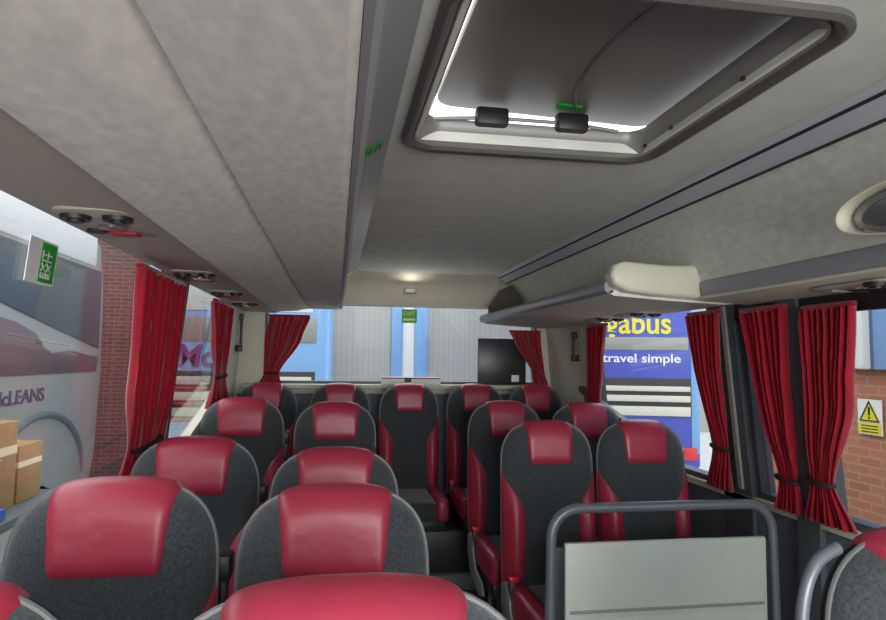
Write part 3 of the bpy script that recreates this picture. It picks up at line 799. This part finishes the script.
bm = bmesh.new(); text_mesh(bm, 'EXIT', 0.034, m @ basis((0.046, 0.012, 0.0035), (0, 1, 0), (-1, 0, 0)), 0.0005); text_mesh(bm, 'EXIT', 0.034, m @ basis((0.018, 0.012, 0.0035), (0, 1, 0), (-1, 0, 0)), 0.0005)
obj('lettering', bm, 'white', t, smooth=False)

# ---------------------------------------------------------------- yard outside
GZ = -0.95
# silver coach parked alongside on the left
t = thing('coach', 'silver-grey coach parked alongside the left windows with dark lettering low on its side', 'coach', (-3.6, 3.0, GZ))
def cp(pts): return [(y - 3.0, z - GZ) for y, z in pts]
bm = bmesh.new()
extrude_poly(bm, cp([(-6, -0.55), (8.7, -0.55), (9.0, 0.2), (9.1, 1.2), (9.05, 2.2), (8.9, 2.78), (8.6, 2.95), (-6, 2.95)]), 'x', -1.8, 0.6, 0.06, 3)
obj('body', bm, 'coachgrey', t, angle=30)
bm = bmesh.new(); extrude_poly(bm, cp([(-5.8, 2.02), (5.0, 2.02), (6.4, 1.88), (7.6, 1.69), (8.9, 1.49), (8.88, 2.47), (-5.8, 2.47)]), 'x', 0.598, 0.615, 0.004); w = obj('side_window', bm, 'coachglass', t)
bm = bmesh.new(); extrude_poly(bm, cp([(-5.8, 1.22), (8.85, 1.20), (8.92, 1.38), (8.0, 1.46), (7.55, 1.42), (7.35, 1.48), (7.15, 1.62), (6.7, 1.72), (5.8, 1.80), (-5.8, 1.86)]), 'x', 0.598, 0.608, 0.003); obj('waist_reflection', bm, 'reflected_brick', t)  # reflection of brickwork along the waist, painted on as a brown area
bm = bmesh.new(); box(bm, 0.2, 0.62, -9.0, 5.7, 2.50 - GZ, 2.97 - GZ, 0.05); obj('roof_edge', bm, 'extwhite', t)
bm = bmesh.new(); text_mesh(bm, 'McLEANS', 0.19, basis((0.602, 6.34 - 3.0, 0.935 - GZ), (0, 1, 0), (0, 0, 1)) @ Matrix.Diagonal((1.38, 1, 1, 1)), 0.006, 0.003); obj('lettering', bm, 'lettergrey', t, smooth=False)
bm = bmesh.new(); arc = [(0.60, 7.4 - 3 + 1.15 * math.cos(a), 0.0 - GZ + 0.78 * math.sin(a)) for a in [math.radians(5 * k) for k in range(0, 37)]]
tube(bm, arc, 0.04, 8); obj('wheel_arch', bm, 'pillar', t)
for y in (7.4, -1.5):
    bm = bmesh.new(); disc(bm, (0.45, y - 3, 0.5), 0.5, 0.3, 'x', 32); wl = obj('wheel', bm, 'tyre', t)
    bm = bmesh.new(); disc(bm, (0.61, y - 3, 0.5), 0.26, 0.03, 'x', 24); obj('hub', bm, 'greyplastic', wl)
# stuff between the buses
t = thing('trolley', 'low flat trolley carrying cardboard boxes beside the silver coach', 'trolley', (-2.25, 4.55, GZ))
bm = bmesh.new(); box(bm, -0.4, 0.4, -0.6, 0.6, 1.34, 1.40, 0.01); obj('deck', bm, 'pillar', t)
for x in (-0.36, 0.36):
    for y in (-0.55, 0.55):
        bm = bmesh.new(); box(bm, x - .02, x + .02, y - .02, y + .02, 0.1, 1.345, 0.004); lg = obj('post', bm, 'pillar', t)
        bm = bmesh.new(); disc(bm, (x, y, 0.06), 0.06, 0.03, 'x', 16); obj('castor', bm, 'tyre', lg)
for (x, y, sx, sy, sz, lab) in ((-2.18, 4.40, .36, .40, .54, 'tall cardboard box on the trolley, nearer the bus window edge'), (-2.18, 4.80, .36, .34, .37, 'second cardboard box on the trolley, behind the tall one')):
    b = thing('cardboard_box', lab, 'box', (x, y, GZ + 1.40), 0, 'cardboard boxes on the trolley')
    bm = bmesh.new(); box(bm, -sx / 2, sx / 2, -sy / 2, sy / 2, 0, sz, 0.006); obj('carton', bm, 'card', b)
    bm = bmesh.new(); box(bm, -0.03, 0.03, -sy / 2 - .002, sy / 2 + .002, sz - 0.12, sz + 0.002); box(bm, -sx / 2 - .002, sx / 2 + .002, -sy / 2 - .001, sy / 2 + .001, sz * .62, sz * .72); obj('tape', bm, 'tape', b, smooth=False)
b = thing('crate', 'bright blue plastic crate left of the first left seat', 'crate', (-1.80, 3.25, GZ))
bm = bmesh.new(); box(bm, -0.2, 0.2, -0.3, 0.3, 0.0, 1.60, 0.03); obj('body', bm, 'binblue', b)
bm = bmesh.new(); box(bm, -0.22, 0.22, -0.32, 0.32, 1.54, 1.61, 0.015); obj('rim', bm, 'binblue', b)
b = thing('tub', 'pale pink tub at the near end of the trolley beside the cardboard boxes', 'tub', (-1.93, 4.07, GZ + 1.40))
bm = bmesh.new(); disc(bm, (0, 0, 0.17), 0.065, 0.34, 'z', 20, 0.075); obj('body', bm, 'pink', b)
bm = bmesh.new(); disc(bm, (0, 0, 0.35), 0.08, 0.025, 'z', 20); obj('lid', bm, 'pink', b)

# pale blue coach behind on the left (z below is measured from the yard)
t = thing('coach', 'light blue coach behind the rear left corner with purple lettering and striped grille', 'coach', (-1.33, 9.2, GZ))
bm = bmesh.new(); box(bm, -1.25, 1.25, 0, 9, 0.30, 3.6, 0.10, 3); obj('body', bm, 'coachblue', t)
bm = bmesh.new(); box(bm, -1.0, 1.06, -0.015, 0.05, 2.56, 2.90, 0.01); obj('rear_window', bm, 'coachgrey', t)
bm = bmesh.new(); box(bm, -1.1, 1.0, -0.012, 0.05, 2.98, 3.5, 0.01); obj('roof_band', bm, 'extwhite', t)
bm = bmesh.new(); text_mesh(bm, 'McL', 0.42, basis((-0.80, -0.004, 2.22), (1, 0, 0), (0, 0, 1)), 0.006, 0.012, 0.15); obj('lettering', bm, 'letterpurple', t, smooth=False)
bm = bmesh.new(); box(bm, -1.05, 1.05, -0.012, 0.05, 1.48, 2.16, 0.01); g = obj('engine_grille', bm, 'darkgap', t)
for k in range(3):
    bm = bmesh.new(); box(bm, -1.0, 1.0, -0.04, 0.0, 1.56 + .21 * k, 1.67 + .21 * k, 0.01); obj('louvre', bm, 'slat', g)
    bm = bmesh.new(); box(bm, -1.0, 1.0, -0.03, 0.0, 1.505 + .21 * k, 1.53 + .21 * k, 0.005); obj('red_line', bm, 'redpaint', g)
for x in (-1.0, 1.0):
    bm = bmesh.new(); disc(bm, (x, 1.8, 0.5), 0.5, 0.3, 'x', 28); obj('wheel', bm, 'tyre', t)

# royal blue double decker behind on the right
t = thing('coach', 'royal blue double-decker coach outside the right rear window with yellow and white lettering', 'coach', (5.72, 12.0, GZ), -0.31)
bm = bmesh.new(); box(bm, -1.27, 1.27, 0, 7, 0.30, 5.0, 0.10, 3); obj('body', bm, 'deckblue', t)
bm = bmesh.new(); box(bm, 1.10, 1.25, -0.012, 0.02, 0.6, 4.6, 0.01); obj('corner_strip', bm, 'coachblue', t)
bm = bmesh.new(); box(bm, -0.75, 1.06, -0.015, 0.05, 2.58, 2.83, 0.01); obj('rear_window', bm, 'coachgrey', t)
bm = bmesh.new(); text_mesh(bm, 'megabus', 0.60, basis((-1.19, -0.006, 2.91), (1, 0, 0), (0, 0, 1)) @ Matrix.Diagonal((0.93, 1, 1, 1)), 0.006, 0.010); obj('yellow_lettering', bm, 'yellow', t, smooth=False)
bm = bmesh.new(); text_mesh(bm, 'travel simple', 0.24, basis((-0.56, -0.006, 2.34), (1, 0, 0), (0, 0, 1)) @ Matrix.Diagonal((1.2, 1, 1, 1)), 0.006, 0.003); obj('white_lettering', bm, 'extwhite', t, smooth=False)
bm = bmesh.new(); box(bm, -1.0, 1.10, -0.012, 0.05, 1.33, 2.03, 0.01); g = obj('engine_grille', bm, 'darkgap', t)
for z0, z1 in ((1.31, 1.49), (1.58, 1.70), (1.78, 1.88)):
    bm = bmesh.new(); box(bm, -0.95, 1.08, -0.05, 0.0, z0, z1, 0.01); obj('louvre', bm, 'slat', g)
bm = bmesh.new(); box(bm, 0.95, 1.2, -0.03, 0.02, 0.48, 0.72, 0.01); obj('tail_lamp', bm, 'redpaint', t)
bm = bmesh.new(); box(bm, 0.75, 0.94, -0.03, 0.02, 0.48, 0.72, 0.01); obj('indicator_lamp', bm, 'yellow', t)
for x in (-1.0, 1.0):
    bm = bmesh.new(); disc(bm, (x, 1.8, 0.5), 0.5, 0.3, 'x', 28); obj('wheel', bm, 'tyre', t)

# depot building behind
t = thing('depot_building', 'grey depot with roller doors and pale blue posts seen through the rear window', 'building', (0, 20, GZ))
bm = bmesh.new(); box(bm, -9, 20, 0.3, 1.0, 0, 8.5); obj('wall', bm, 'depotgrey', t, smooth=False)
for a, b in ((-6.0, -0.44), (-0.2, 1.68), (2.8, 7.6)):
    bm = bmesh.new(); box(bm, a, b, 0.15, 0.31, 0, 6.6); obj('roller_door', bm, 'shutter', t, smooth=False)
for a, b in ((-0.44, -0.2), (1.68, 2.02), (2.39, 2.80), (7.6, 8.0)):
    bm = bmesh.new(); box(bm, a, b, 0.0, 0.32, 0, 7.2, 0.01); obj('post', bm, 'coachblue', t)
bm = bmesh.new(); box(bm, 2.02, 2.39, 0.06, 0.32, 0, 7.2, 0.01); obj('white_post', bm, 'extwhite', t)
# brick wall behind the silver coach
bm = bmesh.new(); box(bm, -8.0, -2.75, 10.5, 10.8, GZ, 5.5); tag(obj('brick_wall', bm, 'brick_b', smooth=False), 'brown brick wall beyond the silver coach at the left', 'wall')
# brick building on the right with blue cladding
t = thing('brick_building', 'orange brick building with pale blue metal cladding outside the right windows', 'building', (3.55, 2.0, GZ))
bm = bmesh.new(); box(bm, 0, 0.4, -9, 3.4, 0, 2.34); obj('brick_wall', bm, 'brick_r', t, smooth=False)
bm = bmesh.new(); box(bm, -0.06, 0.4, -9, 3.35, 2.33, 6.0, 0.01); obj('cladding', bm, 'cladblue', t)
bm = bmesh.new(); box(bm, -0.12, 0.0, 1.80, 1.88, 2.33, 6.0, 0.02); obj('downpipe', bm, 'extwhite', t)
s = thing('warning_sign', 'yellow triangle warning sign on the brick wall outside the right window', 'sign', (3.54, 3.87, 0.945))
# faces -x
def sg(o, w, h, m, x=0.0, z=0.0, th=0.006):
    bm = bmesh.new(); box(bm, -x - th, -x, -w / 2, w / 2, z, z + h); return obj(o, bm, m, s, smooth=False)
sg('backing', 0.20, 0.235, 'extwhite', 0.0)
sg('yellow_field', 0.185, 0.072, 'yellow', 0.006, 0.006, 0.003)
bm = bmesh.new(); extrude_poly(bm, [(-0.085, 0.088), (0.085, 0.088), (0.0, 0.228)], 'x', -0.010, -0.006); obj('triangle', bm, 'yellow', s, smooth=False)
bm = bmesh.new(); ring_prism(bm, [(-0.085, 0.088), (0.085, 0.088), (0.0, 0.228)], [(-0.068, 0.097), (0.068, 0.097), (0.0, 0.209)], 'x', -0.012, -0.009); box(bm, -0.012, -0.009, -0.008, 0.008, 0.13, 0.185); box(bm, -0.012, -0.009, -0.008, 0.008, 0.106, 0.12)
obj('pictogram', bm, 'black', s, smooth=False)
bm = bmesh.new()
for z in (0.056, 0.036, 0.016): box(bm, -0.0105, -0.009, -0.07, 0.07, z, z + 0.007)
obj('lettering', bm, 'black', s, smooth=False)

# ---------------------------------------------------------------- light
w = bpy.data.worlds.new('World'); sc.world = w; w.use_nodes = True
nt = w.node_tree; bg = nt.nodes['Background']
tc = nt.nodes.new('ShaderNodeTexCoord'); sx = nt.nodes.new('ShaderNodeSeparateXYZ'); nt.links.new(tc.outputs['Generated'], sx.inputs[0])
rp = nt.nodes.new('ShaderNodeValToRGB')
rp.color_ramp.elements[0].position = 0.0; rp.color_ramp.elements[0].color = (0.80, 0.84, 0.90, 1)
rp.color_ramp.elements[1].position = 1.0; rp.color_ramp.elements[1].color = (0.95, 0.97, 1.0, 1)
nt.links.new(sx.outputs['Z'], rp.inputs['Fac']); nt.links.new(rp.outputs['Color'], bg.inputs['Color'])
bg.inputs['Strength'].default_value = 2.4

# the lit lamp on the rear bulkhead
ld = bpy.data.lights.new('dome_lamp_glow', 'AREA'); ld.shape = 'RECTANGLE'; ld.size = 0.07; ld.size_y = 0.025; ld.energy = 0.35; ld.color = (1.0, 0.95, 0.86)
lo = bpy.data.objects.new('dome_lamp_glow', ld); COL.objects.link(lo); lo.location = (0.54, 4.834, 1.925); lo.rotation_euler = (math.radians(-90), 0, 0)
# daylight entering through the windscreen at the front of the bus (behind the camera)
ld = bpy.data.lights.new('windscreen_daylight', 'AREA'); ld.shape = 'RECTANGLE'; ld.size = 2.3; ld.size_y = 1.1; ld.energy = 62; ld.color = (0.97, 1.0, 0.98)
lo = bpy.data.objects.new('windscreen_daylight', ld); COL.objects.link(lo)
lo.location = (0.48, Y0 - 0.15, 1.45); lo.rotation_euler = (math.radians(90), 0, 0)

# ---------------------------------------------------------------- camera
cam = bpy.data.cameras.new('Camera'); co = bpy.data.objects.new('Camera', cam); COL.objects.link(co)
cam.sensor_fit = 'HORIZONTAL'; cam.sensor_width = 36; cam.lens = 650 / 886 * 36; cam.clip_start = 0.02
co.matrix_world = Matrix.Translation((0, 0, 1.42)) @ Matrix.Rotation(math.radians(-9.2728), 4, 'Z') @ Matrix.Rotation(math.radians(90 + 4.25), 4, 'X') @ Matrix.Rotation(math.radians(0.7), 4, 'Z')
sc.camera = co
sc.view_settings.view_transform = 'Standard'; sc.view_settings.look = 'None'
sc.view_settings.exposure = 0.62; sc.view_settings.gamma = 1
